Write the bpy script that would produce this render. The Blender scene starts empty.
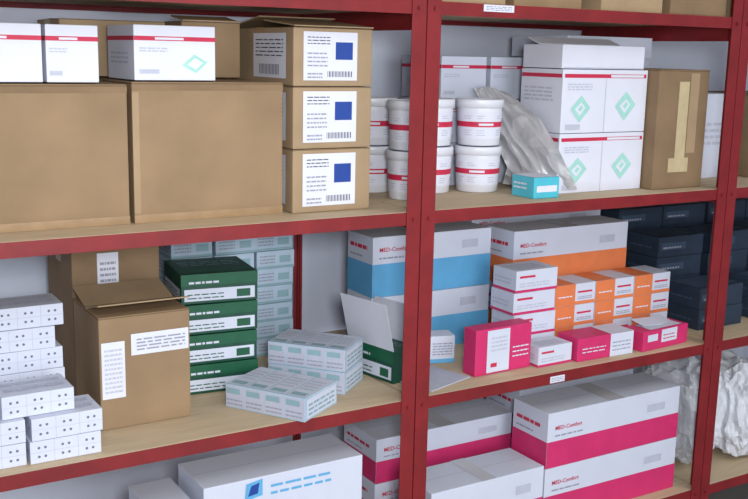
import bpy, bmesh, math, random
from mathutils import Matrix, Vector, noise
random.seed(7)
scn=bpy.context.scene
COL=bpy.context.collection
try:
    scn.view_settings.view_transform='Standard'
    scn.view_settings.look='None'
except Exception: pass

# ---------------------------------------------------------------- materials
def lin(c): 
    return tuple(((x/255)/12.92 if x/255<=.04045 else (((x/255)+.055)/1.055)**2.4) for x in c)
def mat(name,rgb,rough=.6,var=.08,scale=12,bump=0.0,bscale=60,spec=.3,trans=0,stretch=None,metal=0,alpha=1):
    m=bpy.data.materials.new(name);m.use_nodes=True
    nt=m.node_tree;b=nt.nodes['Principled BSDF']
    tc=nt.nodes.new('ShaderNodeTexCoord');mp=nt.nodes.new('ShaderNodeMapping')
    nt.links.new(tc.outputs['Object'],mp.inputs['Vector'])
    if stretch: mp.inputs['Scale'].default_value=stretch
    n=nt.nodes.new('ShaderNodeTexNoise');n.inputs['Scale'].default_value=scale;n.inputs['Detail'].default_value=5
    nt.links.new(mp.outputs[0],n.inputs['Vector'])
    r=nt.nodes.new('ShaderNodeValToRGB')
    c=lin(rgb)
    r.color_ramp.elements[0].position=.3;r.color_ramp.elements[1].position=.7
    r.color_ramp.elements[0].color=tuple(max(0,x*(1-var)) for x in c)+(1,)
    r.color_ramp.elements[1].color=tuple(min(1,x*(1+var)) for x in c)+(1,)
    nt.links.new(n.outputs['Fac'],r.inputs['Fac']);nt.links.new(r.outputs[0],b.inputs['Base Color'])
    b.inputs['Roughness'].default_value=rough
    b.inputs['Specular IOR Level'].default_value=spec
    b.inputs['Metallic'].default_value=metal
    b.inputs['Transmission Weight'].default_value=trans
    b.inputs['Alpha'].default_value=alpha
    if bump:
        n2=nt.nodes.new('ShaderNodeTexNoise');n2.inputs['Scale'].default_value=bscale
        nt.links.new(mp.outputs[0],n2.inputs['Vector'])
        bp=nt.nodes.new('ShaderNodeBump');bp.inputs['Strength'].default_value=bump;bp.inputs['Distance'].default_value=.01
        nt.links.new(n2.outputs['Fac'],bp.inputs['Height']);nt.links.new(bp.outputs[0],b.inputs['Normal'])
    return m
M={}
M['card']=mat('cardboard',(146,122,94),.8,.12,7,.12,25)
M['card2']=mat('cardboard_pale',(162,139,110),.8,.10,9,.12,25)
M['card3']=mat('cardboard_dark',(133,110,84),.8,.12,9,.12,25)
M['cardedge']=mat('cardboard_edge',(104,84,62),.9,.1,60)
M['tape']=mat('brown_tape',(156,128,94),.3,.1,30,spec=.5)
M['tapeL']=mat('pale_paper_tape',(190,174,138),.5,.1,30)
M['white']=mat('white_board',(216,219,232),.55,.03,10)
M['white2']=mat('white_board_cool',(204,210,226),.55,.03,10)
M['grey']=mat('grey_print',(150,152,168),.6,.05,30)
M['lgrey']=mat('light_grey_print',(184,188,204),.6,.05,30)
M['ink']=mat('dark_ink',(78,78,94),.6,.05,30)
M['dot']=mat('grey_dot_print',(108,112,132),.6,.05,30)
M['red']=mat('red_print',(196,46,78),.5,.05,30)
M['steelred']=mat('red_painted_steel',(124,32,36),.5,.16,14,.05,80,spec=.35)
M['wood']=mat('shelf_wood',(198,178,148),.7,.08,7,.05,60,stretch=(1.2,9,9))
M['blue']=mat('royal_blue_print',(38,70,150),.5,.05,30)
M['mint']=mat('mint_green_print',(160,212,202),.5,.05,30)
M['green']=mat('dark_green_print',(28,90,64),.45,.1,30)
M['dgreen']=mat('deep_green_print',(26,74,58),.45,.1,30)
M['pblue']=mat('pale_blue_board',(172,192,210),.55,.06,20)
M['sky']=mat('sky_blue_print',(96,168,214),.5,.05,20)
M['teal']=mat('grey_teal_print',(136,168,178),.5,.08,20)
M['cyan']=mat('cyan_print',(80,186,206),.4,.05,20)
M['orange']=mat('orange_print',(222,126,78),.5,.05,20)
M['mag']=mat('magenta_print',(202,50,106),.5,.06,20)
M['navy']=mat('navy_board',(44,56,72),.5,.15,20)
M['navyl']=mat('slate_blue_print',(62,78,98),.5,.1,20)
M['plastic']=mat('white_plastic',(218,221,230),.35,.02,8,spec=.5)
M['bag']=mat('crumpled_clear_plastic',(184,184,188),.25,.08,12,.25,50,spec=.7,trans=.15)
M['bagw']=mat('white_crumpled_plastic',(208,212,220),.4,.06,10,.3,40,spec=.5)
M['wall']=mat('painted_wall',(214,221,238),.85,.03,3,.05,90)
M['floor']=mat('floor_tiles',(130,126,122),.6,.1,4)
M['ceil']=mat('ceiling_paint',(225,225,225),.9,.02,3)
M['tape2']=mat('clear_tape',(196,198,206),.25,.03,20,spec=.6)

# ---------------------------------------------------------------- text cache
_tc={}
def textmesh(s):
    if s in _tc: return _tc[s]
    c=bpy.data.curves.new('t','FONT');c.body=s;c.size=1;c.resolution_u=2;c.offset=.012
    o=bpy.data.objects.new('t',c);COL.objects.link(o)
    bpy.context.view_layer.update()
    dg=bpy.context.evaluated_depsgraph_get()
    me=bpy.data.meshes.new_from_object(o.evaluated_get(dg))
    vs=[v.co.copy() for v in me.vertices];fs=[list(p.vertices) for p in me.polygons]
    bpy.data.objects.remove(o);bpy.data.curves.remove(c);bpy.data.meshes.remove(me)
    w=max(v.x for v in vs) if vs else 1
    _tc[s]=(vs,fs,w);return _tc[s]

# ---------------------------------------------------------------- builder
class B:
    def __init__(s):
        s.bm=bmesh.new();s.mats=[];s.dim=(1,1,1)
    def mi(s,k):
        if k not in s.mats: s.mats.append(k)
        return s.mats.index(k)
    def box(s,x0,x1,y0,y1,z0,z1,k,bev=.0015,rot=None):
        r=bmesh.ops.create_cube(s.bm,size=1)
        vs=r['verts'];mt=Matrix.Translation(((x0+x1)/2,(y0+y1)/2,(z0+z1)/2))
        if rot is not None: mt=mt@rot
        mt=mt@Matrix.Diagonal((x1-x0,y1-y0,z1-z0,1))
        bmesh.ops.transform(s.bm,matrix=mt,verts=vs)
        fs=set(f for v in vs for f in v.link_faces)
        if bev>0:
            es=list(set(e for v in vs for e in v.link_edges))
            rr=bmesh.ops.bevel(s.bm,geom=es,offset=bev,segments=2,affect='EDGES',profile=.6)
            fs=set(f for f in fs if f.is_valid)|set(rr['faces'])
        i=s.mi(k)
        for f in fs: f.material_index=i
    def poly(s,pts,k):
        vs=[s.bm.verts.new(p) for p in pts]
        f=s.bm.faces.new(vs);f.material_index=s.mi(k);return f
    def fp(s,face,u,v,off):
        w,d,h=s.dim
        if face=='F': return Vector((-w/2+u*w,-d/2-off,v*h))
        if face=='L': return Vector((-w/2-off,d/2-u*d,v*h))
        if face=='R': return Vector((w/2+off,-d/2+u*d,v*h))
        if face=='T': return Vector((-w/2+u*w,-d/2+v*d,h+off))
    def fsz(s,face):
        w,d,h=s.dim
        return {'F':(w,h),'L':(d,h),'R':(d,h),'T':(w,d)}[face]
    def rect(s,face,u0,v0,u1,v1,k,off=.0006):
        s.poly([s.fp(face,a,b,off) for a,b in ((u0,v0),(u1,v0),(u1,v1),(u0,v1))],k)
    def disc(s,face,u,v,r,k,off=.0008,n=10):
        W,H=s.fsz(face)
        s.poly([s.fp(face,u+math.cos(6.2832*i/n)*r/W,v+math.sin(6.2832*i/n)*r/H,off) for i in range(n)],k)
    def text(s,face,u,v,hgt,st,k,off=.0012,maxu=None):
        vs,fs,w=textmesh(st);W,H=s.fsz(face)
        sc=hgt/.72
        sx=sc
        if maxu is not None and w*sc/W>maxu: sx=maxu*W/w
        nv=[s.bm.verts.new(s.fp(face,u+p.x*sx/W,v+p.y*sc/H,off)) for p in vs]
        i=s.mi(k)
        for f in fs:
            try: ff=s.bm.faces.new([nv[j] for j in f]);ff.material_index=i
            except ValueError: pass
    def lines(s,face,u0,v0,u1,v1,n,k,off=.0012,fill=.45):
        st=(v1-v0)/n
        for i in range(n):
            u=u0
            while u<u1-.01*(u1-u0):
                l=(u1-u0)*random.uniform(.08,.28);e=min(u+l,u1)
                s.rect(face,u,v0+i*st,e,v0+i*st+st*fill,k,off)
                u=e+(u1-u0)*.04
    def done(s,name,parent=None):
        me=bpy.data.meshes.new(name)
        s.bm.normal_update()
        s.bm.to_mesh(me);s.bm.free()
        for k in s.mats: me.materials.append(M[k])
        o=bpy.data.objects.new(name,me);COL.objects.link(o)
        if parent: o.parent=parent
        return o
def tag(o,label,cat,group=None):
    o['label']=label;o['category']=cat
    if group: o['group']=group
    return o
def empty(name,loc=(0,0,0)):
    o=bpy.data.objects.new(name,None);COL.objects.link(o);o.location=loc;o.empty_display_size=.05;return o
def kids(o): return [c for c in bpy.data.objects if c.parent==o]
def dup(o,x,y,z,rz=0,label=None,group=None):
    n=o.copy();COL.objects.link(n);n.location=(x,y,z);n.rotation_euler=(0,0,rz)
    if label:n['label']=label
    if group:n['group']=group
    for c in kids(o):
        k=c.copy();COL.objects.link(k);k.parent=n
    return n
def mk(name,w,d,h,base,fn=None,bev=.0018):
    b=B();b.dim=(w,d,h)
    b.box(-w/2,w/2,-d/2,d/2,0,h,base,bev)
    if fn: fn(b)
    return b.done(name)
def at(o,X0,Y0,Z,w,d,rz=0):
    o.location=(X0+w/2,Y0+d/2,Z+.0006);o.rotation_euler=(0,0,rz);return o
def part(name,parent,dim,fn):
    b=B();b.dim=dim;fn(b);return b.done(name,parent)

# ---------------------------------------------------------------- camera
ex=Vector((.85477,-.0816,.51255));ey=Vector((-.51858,-.17462,.83701));ez=Vector((.0212,-.98125,-.19157))
cam=bpy.data.cameras.new('camera');co=bpy.data.objects.new('camera',cam);COL.objects.link(co)
cam.sensor_width=36;cam.lens=1005/748*36;cam.clip_start=.01
co.matrix_world=Matrix(((ex[0],-ex[1],-ex[2],-1.304),(ey[0],-ey[1],-ey[2],-1.927),(ez[0],-ez[1],-ez[2],1.5606),(0,0,0,1)))
scn.camera=co

# ---------------------------------------------------------------- room
def slab(name,x0,x1,y0,y1,z0,z1,k):
    b=B();b.box(x0,x1,y0,y1,z0,z1,k,0);o=b.done(name);o['kind']='structure';return o
RX0,RX1,RY0,RY1,RZ=-3.2,4.2,-3.6,.72,2.75
slab('floor',RX0-.1,RX1+.1,RY0-.1,RY1+.1,-.1,0,'floor')
slab('ceiling',RX0-.1,RX1+.1,RY0-.1,RY1+.1,RZ,RZ+.1,'ceil')
slab('wall_back',RX0-.1,RX1+.1,RY1,RY1+.1,0,RZ,'wall')
slab('wall_front',RX0-.1,RX1+.1,RY0-.1,RY0,0,RZ,'wall')
slab('wall_left',RX0-.1,RX0,RY0,RY1,0,RZ,'wall')
slab('wall_right',RX1,RX1+.1,RY0,RY1,0,RZ,'wall')

# ---------------------------------------------------------------- shelving
TOPZ=1.68
LV=[.28,.74,1.20,TOPZ,2.14];W=1.06;D=.62;PT=2.2
def post(b,x,sx,y,sy,f,h=PT):
    t=.003
    def bx(xa,xb,ya,yb): b.box(min(xa,xb),max(xa,xb),min(ya,yb),max(ya,yb),0,h,'steelred',.0008)
    bx(x,x+sx*f,y,y+sy*t);bx(x,x+sx*t,y+sy*t,y+sy*f)
for i in range(3):
    x0=-W+i*W+.0015;x1=x0+W-.003
    root=empty('shelving_unit',((x0+x1)/2,D/2,0))
    tag(root,"red painted steel angle shelving unit with pale wooden shelf boards","shelving","red storage shelving units")
    off=Matrix.Translation((-(x0+x1)/2,-D/2,0))
    def fin(b,name):
        bmesh.ops.transform(b.bm,matrix=off,verts=b.bm.verts);return b.done(name,root)
    for (x,sx) in ((x0,1),(x1,-1)):
        for (y,sy) in ((-.005,1),(D+.005,-1)):
            b=B();post(b,x,sx,y,sy,.038 if sy>0 else .012);fin(b,'post')
    for z in LV:
        b=B();b.box(x0+.005,x1-.005,.003,D-.003,z-.018,z,'wood',.001);fin(b,'shelf_board')
        for yy,s in ((-.0015,1),(D+.0015,-1)):
            b=B();b.box(x0+.004,x1-.004,min(yy,yy+s*.003),max(yy,yy+s*.003),z-.031,z-.0005,'steelred',.0006)
            ya,yb=sorted((yy+s*.003,yy+s*.03))
            b.box(x0+.004,x1-.004,ya,yb,z-.0215,z-.0185,'steelred',.0006)
            fin(b,'rail')
        for xx,s in ((x0+.0035,1),(x1-.0035,-1)):
            xa,xb=sorted((xx,xx+s*.003))
            lowr=.065 if z==TOPZ else .045
            b=B();b.box(xa,xb,.035,D-.02,z-lowr,z-.019,'steelred',.0006);fin(b,'side_rail')
        for xx in (x0+.02,x1-.02):
            b=B()
            bmesh.ops.create_cone(b.bm,cap_ends=True,segments=6,radius1=.0045,radius2=.0045,depth=.004,matrix=Matrix.Translation((xx,-.0072,z-.017))@Matrix.Rotation(math.pi/2,4,'X'))
            b.mi('steelred');fin(b,'bolt')
def tagcard(x,z,w,h):
    b=B();b.dim=(w,.001,h);b.box(-w/2,w/2,-.0005,.0005,0,h,'white',0);b.lines('F',.08,.2,.92,.9,3,'grey',.0003)
    o=b.done('shelf_label');o.location=(x,-.0026,z);tag(o,"small white paper label stuck on the red shelf rail","label","rail labels")
tagcard(.205,1.662,.09,.016);tagcard(.455,.712,.05,.018)

# ---------------------------------------------------------------- cartons (brown)
def tape_part(root,w,d,h,tw=.05,k='tape',drop=.12):
    def f(b):
        b.rect('T',0,0.5-tw/2/d,1,0.5+tw/2/d,k,.001)
        b.rect('L',.5-tw/2/d,1-drop,.5+tw/2/d,1,k,.001)
        b.rect('R',.5-tw/2/d,1-drop,.5+tw/2/d,1,k,.001)
    return part('packing_tape',root,(w,d,h),f)
def carton(label,X0,X1,Y0,d,Z0,Z1,k='card',tape=True,fn=None,group=None,name='cardboard_box',rz=0):
    w=X1-X0;h=Z1-Z0-.0015
    def g(b):
        b.rect('T',0.01,.496,.99,.504,'cardedge',.0006)
        b.rect('F',.0,.985,1,.992,'cardedge',.0005)
        b.rect('L',.0,.985,1,.992,'cardedge',.0005)
        if fn: fn(b)
    o=mk(name,w,d,h,k,g,.003)
    at(o,X0,Y0,Z0,w,d,rz);tag(o,label,"box",group)
    if tape: tape_part(o,w,d,h)
    return o,(w,d,h)
def bigf(b):
    b.rect('F',0,.0,1,.06,'tape',.0009)
    b.rect('F',0,.94,1,.985,'card3',.0007)
oA,dA=carton("large plain brown cardboard carton with tape along its base",-1.015,-.660,.10,.45,1.2,1.489,'card',True,bigf,"large brown cartons")
oB,dB=carton("large plain brown cardboard carton beside the labelled cartons",-.650,-.308,.10,.45,1.2,1.494,'card',True,bigf,"large brown cartons")
part('paper_tape',oB,dB,lambda b:(b.rect('F',0,.07,.04,.93,'card2',.001)))
def lab(root,dim):
    def f(b):
        b.rect('F',.12,.1,.80,.93,'white',.0012)
        b.rect('F',.52,.46,.74,.76,'blue',.0018)
        b.lines('F',.17,.72,.45,.88,3,'ink',.0018,.3)
        b.lines('F',.17,.34,.42,.62,4,'grey',.0018,.35)
        for i in range(16):
            u=.42+i*.02;b.rect('F',u,.16,u+.006*(1+i%2),.26,'ink',.0018)
        b.lines('F',.17,.14,.36,.26,2,'grey',.0018)
    part('shipping_label',root,dim,f)
    def f2(b):
        b.rect('L',.40,.12,.90,.9,'white',.0012)
        b.lines('L',.44,.5,.86,.84,5,'ink',.0018,.3)
        for i in range(14):
            u=.5+i*.022;b.rect('L',u,.18,u+.009,.36,'ink',.0018)
    part('side_label',root,dim,f2)
zs=[1.2,1.3455,1.485,1.615]
for i in range(3):
    o,dm=carton("brown carton with white address label bearing a blue square, stacked",-.290,-.088,.085,.345,zs[i],zs[i+1],'card2',True,None,"labelled brown cartons")
    lab(o,dm)
    if i==2:
        w,d,h=dm
        b=B();b.box(-w/2,w/2,-.085,.085,-.0015,.0015,'card2',.0005)
        fo=b.done('carton_flap',o);fo.location=(0,d/2-.082,h+.014);fo.rotation_euler=(math.radians(-8),0,0)
        b=B();b.box(-w/2,w/2,-.08,.08,-.0015,.0015,'card2',.0005)
        fo=b.done('carton_flap',o);fo.location=(.004,-d/2+.082,h+.010);fo.rotation_euler=(math.radians(5),0,0)
o,dm=carton("brown open carton resting on a large carton",-.46,-.315,.315,.22,1.496,1.625,'card',False,None)
b=B();b.box(-.07,.07,-.04,.04,-.0015,.0015,'card2',.0004);fo=b.done('carton_flap',o);fo.location=(0,-.071,.135);fo.rotation_euler=(math.radians(8),0,0)
carton("brown carton on top of a large carton behind white boxes",-.73,-.49,.34,.2,1.4965,1.622,'card2',True,None)

# white boxes with red band
def medw(b,logo=True,lface=True):
    b.rect('F',0,.72,1,.80,'red');b.rect('F',.25,.738,.6,.78,'white',.0012)
    b.lines('F',.06,.52,.4,.62,2,'lgrey')
    b.rect('F',.06,.12,.3,.2,'lgrey')
    if logo:
        b.poly([b.fp('F',u,v,.0012) for u,v in ((.58,.28),(.75,.14),(.9,.34),(.73,.48))],'mint')
        b.poly([b.fp('F',u,v,.0016) for u,v in ((.64,.29),(.75,.2),(.84,.33),(.74,.42))],'white')
    if lface:
        b.rect('L',0,.72,1,.80,'red');b.lines('L',.15,.3,.8,.55,3,'lgrey')
for X0,X1,Y0,z,lg in ((-.985,-.822,.115,1.4905,0),(-.815,-.712,.113,1.4905,0),(-.640,-.463,.11,1.4955,1)):
    w=X1-X0;o=mk('medical_supply_box',w,.18,.112,'white',lambda b:medw(b,lg))
    at(o,X0,Y0,z,w,.18);tag(o,"white box with red band standing on a brown carton","box","red banded white boxes")
def bigw(b):
    b.rect('F',.02,.87,.98,.93,'red');b.rect('F',.55,.88,.95,.92,'white',.0012)
    b.rect('L',.02,.87,.98,.93,'red')
    b.lines('F',.06,.68,.34,.8,3,'lgrey');b.lines('L',.1,.5,.8,.75,4,'lgrey')
    b.rect('F',.05,.05,.22,.14,'lgrey')
    for (a,c,s) in ((.10,.38,.12),(.62,.42,.13)):
        b.poly([b.fp('F',a+u*s,c+v*s*1.8,.0012) for u,v in ((0,0),(.9,-1.0),(1.9,.1),(1.0,1.0))],'mint')
        b.poly([b.fp('F',a+u*s,c+v*s*1.8,.0016) for u,v in ((.4,.0),(.9,-.5),(1.4,.1),(1.0,.5))],'white')
        b.poly([b.fp('F',a+u*s,c+v*s*1.8,.0019) for u,v in ((.7,.0),(.9,-.2),(1.2,.1),(1.0,.3))],'mint')
    b.rect('F',.495,0,.503,.86,'lgrey')
for z,h in ((1.2,.160),(1.3615,.168)):
    o=mk('medical_supply_box',.31,.17,h,'white',bigw);at(o,.507,.10,z,.31,.17)
    tag(o,"large white box with red stripe and mint green graphics","box","stacked white boxes")
o=mk('medical_supply_box',.30,.16,.062,'white',lambda b:(b.rect('F',.02,.0,.98,.06,'lgrey'),b.rect('T',.0,.49,1,.51,'lgrey')));at(o,.51,.11,1.5315,.3,.16)
tag(o,"flat white box lying on the tall white stack","box","stacked white boxes")
b=B();b.box(-.15,.15,-.0012,.0012,0,.05,'white',.0004);fo=b.done('box_flap',o);fo.location=(.0,.015,.0635);fo.rotation_euler=(math.radians(-70),0,0)
for k,(X0,Y0,w) in enumerate(((.30,.36,.16),(.47,.36,.16),(.64,.36,.18))):
    for j in range(3):
        o=mk('medical_supply_box',w-.006,.2,.118,'white2',lambda b:medw(b,False));at(o,X0,Y0,1.2+j*.1195,w-.006,.2)
        tag(o,"white box with red band stacked behind the tubs","box","red banded white boxes")
o,dm=carton("brown carton patched with pale paper tape",.822,1.022,.06,.22,1.2,1.535,'card3',False,None)
part('paper_tape',o,dm,lambda b:(b.rect('F',.40,.15,.60,.9,'tapeL',.001),b.rect('F',.28,.14,.68,.26,'tapeL',.0014),b.rect('F',.62,.3,.8,.97,'card2',.0008)))
o=mk('medical_supply_box',.34,.25,.062,'white2',None);at(o,.69,.295,1.5605,.34,.25);tag(o,"flat white box laid across the stacked boxes","box","stacked white boxes")
o=mk('medical_supply_box',.19,.24,.358,'white2',None);at(o,.83,.29,1.2,.19,.24);tag(o,"tall plain white box beneath the flat white box","box","stacked white boxes")
# ---------------------------------------------------------------- tubs
def lathe(b,prof,k,seg=40,a0=0,a1=2*math.pi,off=0):
    full=abs(a1-a0-2*math.pi)<1e-4
    n=seg if full else seg+1
    rings=[]
    for r,z in prof:
        rings.append([b.bm.verts.new(((r+off)*math.cos(a0+(a1-a0)*i/seg),(r+off)*math.sin(a0+(a1-a0)*i/seg),z)) for i in range(n)])
    i=b.mi(k)
    for q in range(len(rings)-1):
        for j in range(seg):
            f=b.bm.faces.new([rings[q][j],rings[q][(j+1)%n],rings[q+1][(j+1)%n],rings[q+1][j]]);f.material_index=i;f.smooth=True
    return rings
def tub(x,y,z,rz):
    e=empty('tub',(x,y,z));e.rotation_euler=(0,0,rz)
    b=B();lathe(b,[(.001,.0),(.053,.0),(.056,.003),(.0605,.100),(.0605,.103)],'plastic');b.done('tub_body',e)
    b=B();lathe(b,[(.0612,.100),(.0645,.1005),(.0648,.119),(.0635,.1225),(.058,.1225),(.057,.1205),(.001,.1205)],'plastic');b.done('lid',e)
    b=B()
    def rr(z): return .056+(.0605-.056)*(z-.003)/.097
    a0=math.radians(-200);a1=math.radians(20)
    lathe(b,[(rr(.02),.02),(rr(.09),.09)],'white',30,a0,a1,.0006)
    lathe(b,[(rr(.050),.050),(rr(.064),.064)],'red',30,a0,a1,.0011)
    lathe(b,[(rr(.054),.054),(rr(.060),.060)],'white',10,math.radians(-120),math.radians(-80),.0015)
    for zz in (.028,.034,.040,.072,.078):
        for aa in (-160,-125,-70,-30):
            lathe(b,[(rr(zz),zz),(rr(zz),zz+.002)],'lgrey',5,math.radians(aa),math.radians(aa+random.uniform(14,24)),.0012)
    b.done('label_wrap',e)
    tag(e,"white round plastic tub with lid and red banded label","tub","white plastic tubs");return e
for (x,y) in ((.352,.25),(.216,.285),(.100,.195),(.083,.36)):
    for j in range(2):
        tub(x,y,1.2006+j*.1245,random.uniform(-.25,.25)-.3)
def cy(b):
    b.rect('T',.0,.0,1,1,'white');b.rect('F',.1,.3,.9,.6,'white',.0012)
    b.lines('L',.1,.4,.7,.8,2,'white')
o=mk('small_carton',.085,.09,.055,'cyan',cy);at(o,.385,.05,1.2,.085,.09);tag(o,"small cyan and white box in front of plastic wrap","box")
# ---------------------------------------------------------------- crumpled plastic
def crumple(name,label,loc,size,k,seed):
    bm=bmesh.new();bmesh.ops.create_icosphere(bm,subdivisions=5,radius=1)
    for v in bm.verts:
        p=v.co.normalized();q=p*1.6+Vector((seed,seed*.7,0))
        n1=noise.noise(q);rd=1-abs(noise.noise(q*1.7))*2;r2=1-abs(noise.noise(q*3.6+Vector((3,1,2))))*2
        s=1+.25*n1+.16*rd+.06*r2
        c=Vector((math.copysign(abs(p.x)**.75,p.x),math.copysign(abs(p.y)**.75,p.y),math.copysign(abs(p.z)**.75,p.z)))*s*.85
        z=max(0.0,c.z*.5+.5)
        v.co=Vector((c.x*size[0]/2,c.y*size[1]/2,z*size[2]))
    me=bpy.data.meshes.new(name);bm.to_mesh(me);bm.free();me.materials.append(M[k])
    o=bpy.data.objects.new(name,me);COL.objects.link(o);o.location=loc
    tag(o,label,"bag","crumpled plastic bags");return o
def sheet(name,label,pts,k,seed,amp=.012,n=90):
    bm=bmesh.new();R=len(pts)-1;Cc=len(pts[0])-1;g=[]
    for i in range(n+1):
        row=[]
        for j in range(n+1):
            a=i/n*R;c=j/n*Cc;ia=min(int(a),R-1);ic=min(int(c),Cc-1);fa=a-ia;fc=c-ic
            fa=fa*fa*(3-2*fa)*.5+fa*.5
            P=(pts[ia][ic]*(1-fa)+pts[ia+1][ic]*fa)*(1-fc)+(pts[ia][ic+1]*(1-fa)+pts[ia+1][ic+1]*fa)*fc
            u=i/n;w_=j/n
            q=Vector((u*2.2+w_*.8+seed,w_*4-u*1.2,seed))
            d=(1-2*abs(noise.noise(q*1.1)))*amp+(1-2*abs(noise.noise(Vector((u*6,w_*5,seed*2)))))*amp*.9
            row.append(bm.verts.new(P+Vector((-.6,-.7,.15))*d))
        g.append(row)
    for i in range(n):
        for j in range(n):
            bm.faces.new((g[i][j],g[i+1][j],g[i+1][j+1],g[i][j+1]))
    me=bpy.data.meshes.new(name);bm.normal_update();bm.to_mesh(me);bm.free();me.materials.append(M[k])
    o=bpy.data.objects.new(name,me);COL.objects.link(o);tag(o,label,"plastic wrap");return o
V=Vector
sheet('plastic_wrap',"crumpled clear plastic wrap hanging over boxes beside white tubs",
 [[V((.40,.345,1.47)),V((.44,.335,1.475)),V((.485,.30,1.46))],
  [V((.425,.330,1.42)),V((.455,.27,1.41)),V((.492,.17,1.40))],
  [V((.44,.30,1.34)),V((.464,.20,1.32)),V((.495,.092,1.325))],
  [V((.448,.24,1.26)),V((.480,.155,1.245)),V((.54,.082,1.25))],
  [V((.45,.26,1.212)),V((.484,.17,1.212)),V((.565,.084,1.212))]],'bag',2.3,.009)

# ---------------------------------------------------------------- lower shelf
Z=.74
def sw(b):
    for v in (.3,.7):
        for u in (.12,.21,.45,.54,.79,.88): b.disc('F',u,v,.0028,'dot')
    for v in (.35,.72): b.lines('T',.08,v-.1,.92,v+.1,4,'lgrey',fill=.5)
    b.rect('F',0,.49,1,.51,'lgrey');b.rect('T',0,.5,1,.52,'lgrey')
    for u in (.333,.667): b.rect('F',u,0,u+.006,1,'lgrey')
    for u in (.2,.5,.8): b.disc('L',u,.5,.0028,'dot')
swb=mk('small_white_box',.142,.10,.0465,'white2',sw,.0012)
swb['category']='box';swb['label']="small white box with rows of dark dots, stacked";swb['group']="small dotted white boxes"
pos=[]
for j in range(2): pos+=[(-.826+.004*j,.08,j),(-.974,.085,j)]
pos+=[(-.873,.10,2),(-1.0,.215,0),(-.853,.24,0),(-.853,.24,1),(-.855,.24,2),(-.858,.24,3),(-.872,.238,4),(-.853,.24,5),(-1.0,.24,1),(-1.0,.24,2),(-1.0,.24,3)]
first=True
for x,y,l in pos:
    z=Z+.0006+l*.0475;rz=random.uniform(-.02,.02)
    if first: swb.location=(x,y,z);first=False
    else: dup(swb,x,y,z,rz)
oD,dD=carton("brown carton with white papers taped on and top flaps folded",-.722,-.517,.141,.20,Z,.995,'card',False,None)
w,d,h=dD
part('paper_label',oD,dD,lambda b:(b.rect('F',.02,.28,.27,.78,'white',.0014),b.lines('F',.05,.33,.24,.74,10,'lgrey',.002)))
part('shipping_label',oD,dD,lambda b:(b.rect('F',.34,.64,.98,.83,'white',.0014),b.lines('F',.4,.68,.94,.8,4,'grey',.002)))
for sx in (-1,1):
    b=B();b.box(-w/2,w/2,-.055,.055,-.0015,.0015,'card2',.0004);fo=b.done('carton_flap',oD);fo.location=(0,sx*(d/2-.052),h+.014);fo.rotation_euler=(math.radians(13*sx),0,0)
oE,dE=carton("brown carton with a paper slip behind another carton",-.715,-.505,.37,.23,Z,1.10,'card3',True,None)
part('paper_label',oE,dE,lambda b:(b.rect('F',.28,.66,.52,.97,'white',.0014),b.lines('F',.31,.70,.49,.93,6,'grey',.002)))
def gr(b):
    b.rect('F',0,.62,1,1,'green');b.rect('F',.04,.10,.96,.50,'white2',.0008)
    b.lines('F',.08,.18,.55,.42,2,'green',.0014,.3);b.rect('F',.72,.16,.9,.42,'green',.0014);b.lines('F',.1,.68,.5,.86,1,'white2',.0012,.4)
    b.rect('T',.04,.1,.96,.3,'green');b.lines('T',.1,.5,.9,.8,3,'teal',.0012,.3)
    b.rect('L',.05,.12,.95,.5,'white2');b.lines('L',.1,.22,.8,.45,2,'green',.0014,.35)
grb=mk('glove_box',.188,.185,.0725,'dgreen',gr)
tag(grb,"dark green box with white printed band, stacked","box","dark green boxes")
for j in range(4):
    x=-.382+random.uniform(-.003,.003);y=.358;z=Z+.0006+j*.0748
    rz=-.12+random.uniform(-.02,.02)
    if j==0: grb.location=(x,y,z);grb.rotation_euler=(0,0,rz)
    else: dup(grb,x,y,z,rz)
def pb(b):
    b.rect('F',.0,.0,1,.14,'teal');b.rect('F',.6,.3,.9,.7,'teal');b.lines('F',.08,.3,.48,.85,3,'grey',.0012)
    b.rect('T',.05,.1,.45,.9,'teal');b.rect('T',.55,.1,.95,.9,'white2');b.lines('T',.58,.2,.92,.8,4,'grey',.0012)
    b.rect('L',.0,.0,1,.14,'teal');b.lines('L',.1,.3,.9,.85,3,'grey',.0012)
pbb=mk('pale_blue_box',.112,.12,.0475,'pblue',pb,.0012)
tag(pbb,"small pale blue carton stacked in a column","box","small pale blue cartons")
k=0
for cx_ in (-.142,-.259,-.376):
    for j in range(7):
        x=cx_+random.uniform(-.003,.003);z=Z+.0006+j*.0487
        if k==0: pbb.location=(x,.545,z)
        else: dup(pbb,x,.545+random.uniform(-.003,.003),z,0)
        k+=1
def ru(n):
    def f(b):
        for i in range(n):
            a=i/n;c=(i+1)/n;g=.008
            b.rect('F',a+g,.06,c-g,.94,'lgrey',.0005);b.rect('F',a+.02,.62,c-.12/n*2,.86,'teal',.001);b.lines('F',a+.02,.15,c-.03,.5,2,'grey',.0014,.35)
            b.rect('T',a+g,.04,c-g,.96,'white2');b.rect('T',a+.03,.08,c-.04,.22,'teal',.001);b.lines('T',a+.03,.35,c-.04,.85,4,'lgrey',.0014)
        b.rect('R',.05,.1,.95,.9,'white2');b.lines('R',.1,.2,.9,.8,3,'teal',.0012);b.lines('L',.1,.2,.9,.8,3,'teal',.0012)
    return f
lo=mk('pale_blue_box',.215,.15,.056,'pblue',ru(4),.0012);lo.location=(-.302,.112,Z+.0006);lo.rotation_euler=(0,0,math.radians(-58))
tag(lo,"pale blue multi-unit carton lying askew on the shelf","box","askew pale blue cartons")
up=mk('pale_blue_box',.205,.13,.056,'pblue',ru(4),.0012);up.location=(-.152,.222,Z+.0006);up.rotation_euler=(0,0,math.radians(-51))
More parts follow.
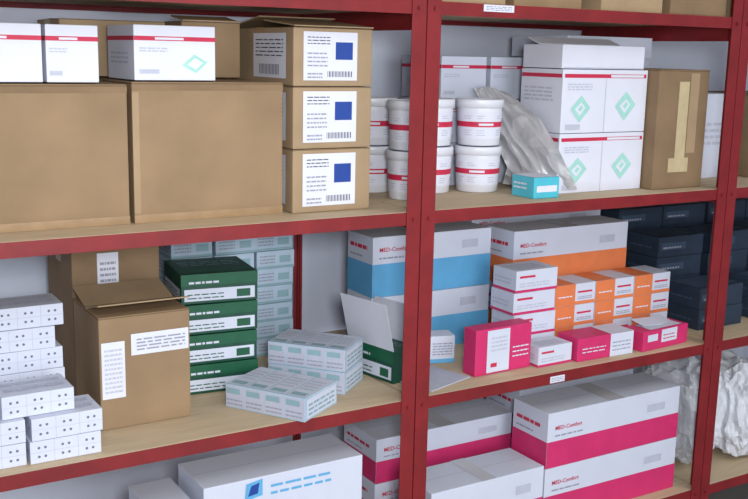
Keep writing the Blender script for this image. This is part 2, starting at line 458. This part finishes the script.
tag(up,"pale blue multi-unit carton lying askew on the shelf","box","askew pale blue cartons")
dup(up,-.153,.222,Z+.0006+.0568,math.radians(-50))
g2=mk('glove_box',.17,.085,.085,'dgreen',gr);g2.location=(.034,.205,Z+.0006);g2.rotation_euler=(0,0,math.radians(-78))
tag(g2,"opened dark green box with raised white lid flap","box")
b=B();b.box(-.085,.085,-.001,.001,0,.13,'white',.0004);fo=b.done('lid_flap',g2);fo.location=(0,-.0425,.0855);fo.rotation_euler=(math.radians(14),0,0)
b=B();b.box(-.085,.085,-.001,.001,0,.10,'white',.0004);fo=b.done('lid_flap',g2);fo.location=(0,.0415,.0855);fo.rotation_euler=(math.radians(-4),0,0)
b=B();b.box(-.0015,.0015,-.036,.036,0,.05,'white',.0004);fo=b.done('lid_flap',g2);fo.location=(-.0815,0,.0866);fo.rotation_euler=(0,math.radians(-20),0)
def case(col,split=.5,hh=.012):
    def f(b):
        b.rect('F',0,0,1,split,col);b.rect('L',0,0,1,split,col)
        w1=textmesh('MED-')[2]*hh/.72
        b.text('F',.05,split+.2,hh,'MED-','red');b.text('F',.05+(w1+.001)/b.dim[0],split+.2,hh,'Comfort','red')
        b.lines('F',.05,split+.08,.25,split+.14,1,'grey',.0012)
        b.lines('L',.12,split+.22,.8,split+.30,1,'red',.0012,.8);b.lines('L',.12,split+.08,.6,split+.14,1,'grey')
        b.rect('F',.74,split+.14,.88,split+.28,'lgrey',.001)
        b.rect('T',.0,.49,1,.51,'lgrey',.0008);b.rect('T',.44,0,.56,1,'tape2',.001)
    return f
def pile(name,label,group,col,X0,X1,Y0,d,zl,hs,split=.5,base='white2'):
    for i,h in enumerate(hs):
        o=mk(name,X1-X0,d,h-.0015,base,case(col,split))
        at(o,X0+random.uniform(-.004,.004),Y0,zl,X1-X0,d,random.uniform(-.006,.006));tag(o,label,"box",group);zl+=h
pile('glove_case',"long white case with sky blue lower half, stacked","blue and white cases",'sky',.080,.480,.335,.135,Z,(.168,.168),.55)
pile('glove_case',"long white case with orange lower half, stacked","orange and white cases",'orange',.514,.964,.275,.13,Z,(.165,.165),.5)
pile('glove_case',"long white case with orange lower half, stacked","orange and white cases",'orange',.492,1.01,.45,.15,Z,(.172,.182),.6)
def sm(col):
    def f(b):
        b.rect('F',0,0,.5,1,col);b.rect('F',.5,.0,1,.16,col);b.rect('F',.56,.55,.92,.64,'red',.001);b.lines('F',.56,.25,.92,.42,2,'grey')
        b.rect('T',0,0,.5,1,col);b.lines('F',.08,.4,.42,.6,1,'white',.001,.3)
    return f
smo=mk('small_glove_box',.152,.105,.061,'white2',sm('orange'),.0012);tag(smo,"small orange and white carton stacked in front of long cases","box","small orange cartons")
k=0
for x in (.655,.811,.964):
    for j in range(3):
        z=Z+.0006+j*.0618;xx=x+random.uniform(-.001,.001)
        if k==0: smo.location=(xx,.215,z)
        else: dup(smo,xx,.215,z,random.uniform(-.008,.008))
        k+=1
def smp(b):
    b.rect('F',0,.0,1,.12,'mag');b.rect('F',.08,.66,.45,.76,'red',.001);b.lines('F',.08,.25,.8,.5,2,'lgrey')
    b.rect('L',0,.0,1,.12,'mag');b.lines('L',.1,.35,.8,.7,2,'lgrey');b.lines('T',.1,.2,.8,.8,3,'lgrey')
sp=mk('small_glove_box',.148,.10,.061,'white2',smp,.0012);tag(sp,"small white carton with magenta edge, stacked","box","small magenta edged cartons")
for j in range(4):
    if j==0: sp.location=(.496,.195,Z+.0006)
    else: dup(sp,.492+random.uniform(-.004,.004),.195,Z+.0006+j*.0618,random.uniform(-.015,.015))
def mg(b):
    b.rect('F',.20,.04,.60,.96,'white2',.001);b.lines('F',.27,.5,.55,.85,4,'lgrey',.0014);b.rect('F',.27,.15,.38,.24,'red',.0014)
    b.lines('F',.66,.3,.95,.6,3,'white2',.0012,.3)
o=mk('magenta_glove_box',.190,.05,.124,'mag',mg);at(o,.228,.066,Z,.190,.05,.03);tag(o,"magenta box standing upright with white label panel","box")
def mg2(b):
    b.rect('F',.58,.0,1,1,'white2');b.lines('F',.62,.25,.95,.75,3,'grey',.001,.3);b.lines('F',.08,.35,.5,.65,2,'white2',.001,.3);b.rect('T',.58,0,1,1,'white2')
o=mk('magenta_glove_box',.205,.085,.066,'mag',mg2);at(o,.560,.035,Z,.205,.085,-.02);tag(o,"magenta and white small box lying near the shelf edge","box","magenta small boxes")
o=mk('small_glove_box',.12,.07,.055,'white2',smp);at(o,.430,.05,Z,.12,.07,.02);tag(o,"small white carton with magenta edge lying between magenta boxes","box","small magenta edged cartons")
def mg3(b):
    b.rect('F',.4,.3,.75,.95,'white2');b.rect('F',.1,.45,.32,.8,'white2');b.rect('T',.2,.1,.9,.9,'white2');b.lines('F',.44,.45,.7,.8,2,'red',.001,.3)
o=mk('magenta_glove_box',.20,.075,.058,'mag',mg3);at(o,.79,.030,Z,.20,.075,.08);tag(o,"torn magenta and white box lying near the shelf edge","box","magenta small boxes")
b=B();b.box(-.07,.07,-.025,.025,-.001,.001,'white2',.0003);fo=b.done('torn_flap',o);fo.location=(.01,.02,.064);fo.rotation_euler=(.2,.06,0)
b=B();b.box(-.08,.08,-.09,.09,0,.003,'lgrey',.0005);o=b.done('flattened_card');o.location=(.115,.13,Z+.0006);o.rotation_euler=(0,0,.3);tag(o,"flattened grey card lying on the shelf","card")
o=mk('small_carton',.07,.06,.075,'white2',lambda b:(b.lines('F',.1,.3,.9,.8,5,'grey'),b.rect('F',0,0,1,.15,'sky')));o.location=(.235,.235,Z+.0006);o.rotation_euler=(0,0,-.3);tag(o,"small white and blue carton beside magenta box","box")
def nv(b):
    b.rect('F',.05,.35,.6,.7,'navyl');b.lines('F',.1,.42,.5,.62,1,'grey',.0012,.4);b.rect('T',.05,.1,.95,.9,'navyl')
    b.lines('L',.1,.4,.8,.6,1,'navyl',.0012)
nb=mk('navy_box',.20,.14,.066,'navy',nv);tag(nb,"dark navy carton in a tall stack","box","navy cartons")
k=0
for x,y,n in ((1.18,.50,5),(1.39,.50,5),(1.60,.50,5),(1.81,.50,5),(1.20,.34,4),(1.42,.33,4),(1.64,.33,4),(1.85,.33,3),(1.22,.18,2),(1.5,.16,2),(1.75,.16,2)):
    for j in range(n):
        z=Z+.0006+j*.0668
        if k==0: nb.location=(x,y,z)
        else: dup(nb,x+random.uniform(-.004,.004),y,z,random.uniform(-.02,.02))
        k+=1
# third bay mid shelf
o=mk('supply_case',.22,.30,.26,'white2',lambda b:b.lines('F',.1,.4,.8,.7,4,'lgrey'));at(o,1.10,.2,1.2,.22,.3);tag(o,"plain white case on the neighbouring shelving unit","box")
for X0,X1,Y0,z0,z1,c in ((1.36,1.68,.1,1.2,1.46,'card3'),(1.72,2.06,.1,1.2,1.4,'card3')):
    carton("brown carton stored on the neighbouring shelving unit",X0,X1,Y0,.35,z0,z1,c,True,None,"stored brown cartons")
for X0,X1,c,hh,yy in ((.03,.25,'card2',.2,.03),(.30,.52,'card',.22,.06),(.56,.78,'card2',.2,.03),(.80,1.02,'card3',.2,.02),(1.1,1.35,'card2',.2,.03),(1.38,1.7,'card',.2,.03),(-.55,-.30,'card2',.2,.3)):
    carton("brown carton stored on the upper shelf",X0,X1,yy,.28,TOPZ,TOPZ+hh,c,True,None,"upper shelf cartons")
# ---------------------------------------------------------------- bottom shelf
Z0=.28
L5="long white case with magenta lower half, stacked";G5="magenta and white cases"
pile('glove_case',L5,G5,'mag',.05,.515,.25,.18,Z0,(.128,.128),.5)
pile('glove_case',L5,G5,'mag',.475,.99,.045,.15,Z0,(.162,.162),.48)
pile('glove_case',L5,G5,'mag',.085,.460,.035,.15,Z0,(.180,),.5)
pile('glove_case',L5,G5,'mag',.53,1.0,.45,.14,Z0,(.162,.162),.48)
pile('glove_case',L5,G5,'mag',.54,1.0,.25,.16,Z0,(.162,.155),.48)
def wb(b):
    b.rect('T',.0,.49,1,.51,'lgrey')
    b.poly([b.fp('F',u,v,.001) for u,v in ((.24,.68),(.35,.72),(.35,.97),(.25,.93))],'sky')
    b.poly([b.fp('F',u,v,.0014) for u,v in ((.26,.74),(.32,.76),(.33,.92),(.28,.89))],'blue')
    b.lines('F',.40,.70,.8,.92,2,'sky',.001,.35);b.rect('F',0,.0,1,.06,'sky');b.rect('F',.05,.6,.2,.66,'lgrey')
for z in (.28,.4425):
    o=mk('supply_case',.41,.16,.161,'white2',wb);at(o,-.528,.042,z,.41,.16);tag(o,"white case with a blue logo, stacked","box","white cases with blue logo")
o=mk('supply_case',.10,.16,.29,'white2',lambda b:(b.rect('F',.1,.6,.9,.8,'sky'),b.lines('F',.1,.85,.9,.95,2,'grey')));at(o,-.645,.05,Z0,.10,.16);tag(o,"narrow white and blue box next to a white case","box")
crumple('plastic_bag',"crumpled white plastic bag on the bottom shelf",(1.17,.20,Z0+.001),(.16,.3,.37),'bagw',1.3)
crumple('plastic_bag',"crumpled white plastic bag on the bottom shelf",(1.37,.16,Z0+.001),(.2,.24,.34),'bagw',4.1)
crumple('plastic_bag',"crumpled white plastic bag on the bottom shelf",(1.64,.18,Z0+.001),(.26,.26,.3),'bagw',7.7)

# ---------------------------------------------------------------- lights
def area(name,loc,tgt,size,en,col=(1,1,1)):
    l=bpy.data.lights.new(name,'AREA');l.energy=en;l.size=size;l.color=col
    o=bpy.data.objects.new(name,l);COL.objects.link(o);o.location=loc
    o.rotation_euler=(Vector(tgt)-Vector(loc)).to_track_quat('-Z','Y').to_euler();return o
area('flash',(-1.25,-2.1,1.66),(.35,.2,1.05),.25,34,(.97,.985,1))
area('front_fill',(-.1,-3.3,1.1),(.2,.2,.95),2.2,56,(.95,.975,1))  # added broad fill from behind the camera to flatten shading, no actual window
area('ceiling_lamp',(-.8,-1.4,2.7),(-.5,-.6,0),1.4,18,(1,.99,.97))
area('ceiling_lamp',(1.6,-1.6,2.7),(1.3,-.6,0),1.4,24,(1,.99,.97))
w=bpy.data.worlds.new('world');scn.world=w;w.use_nodes=True
w.node_tree.nodes['Background'].inputs[0].default_value=(.8,.87,1,1);w.node_tree.nodes['Background'].inputs[1].default_value=.4
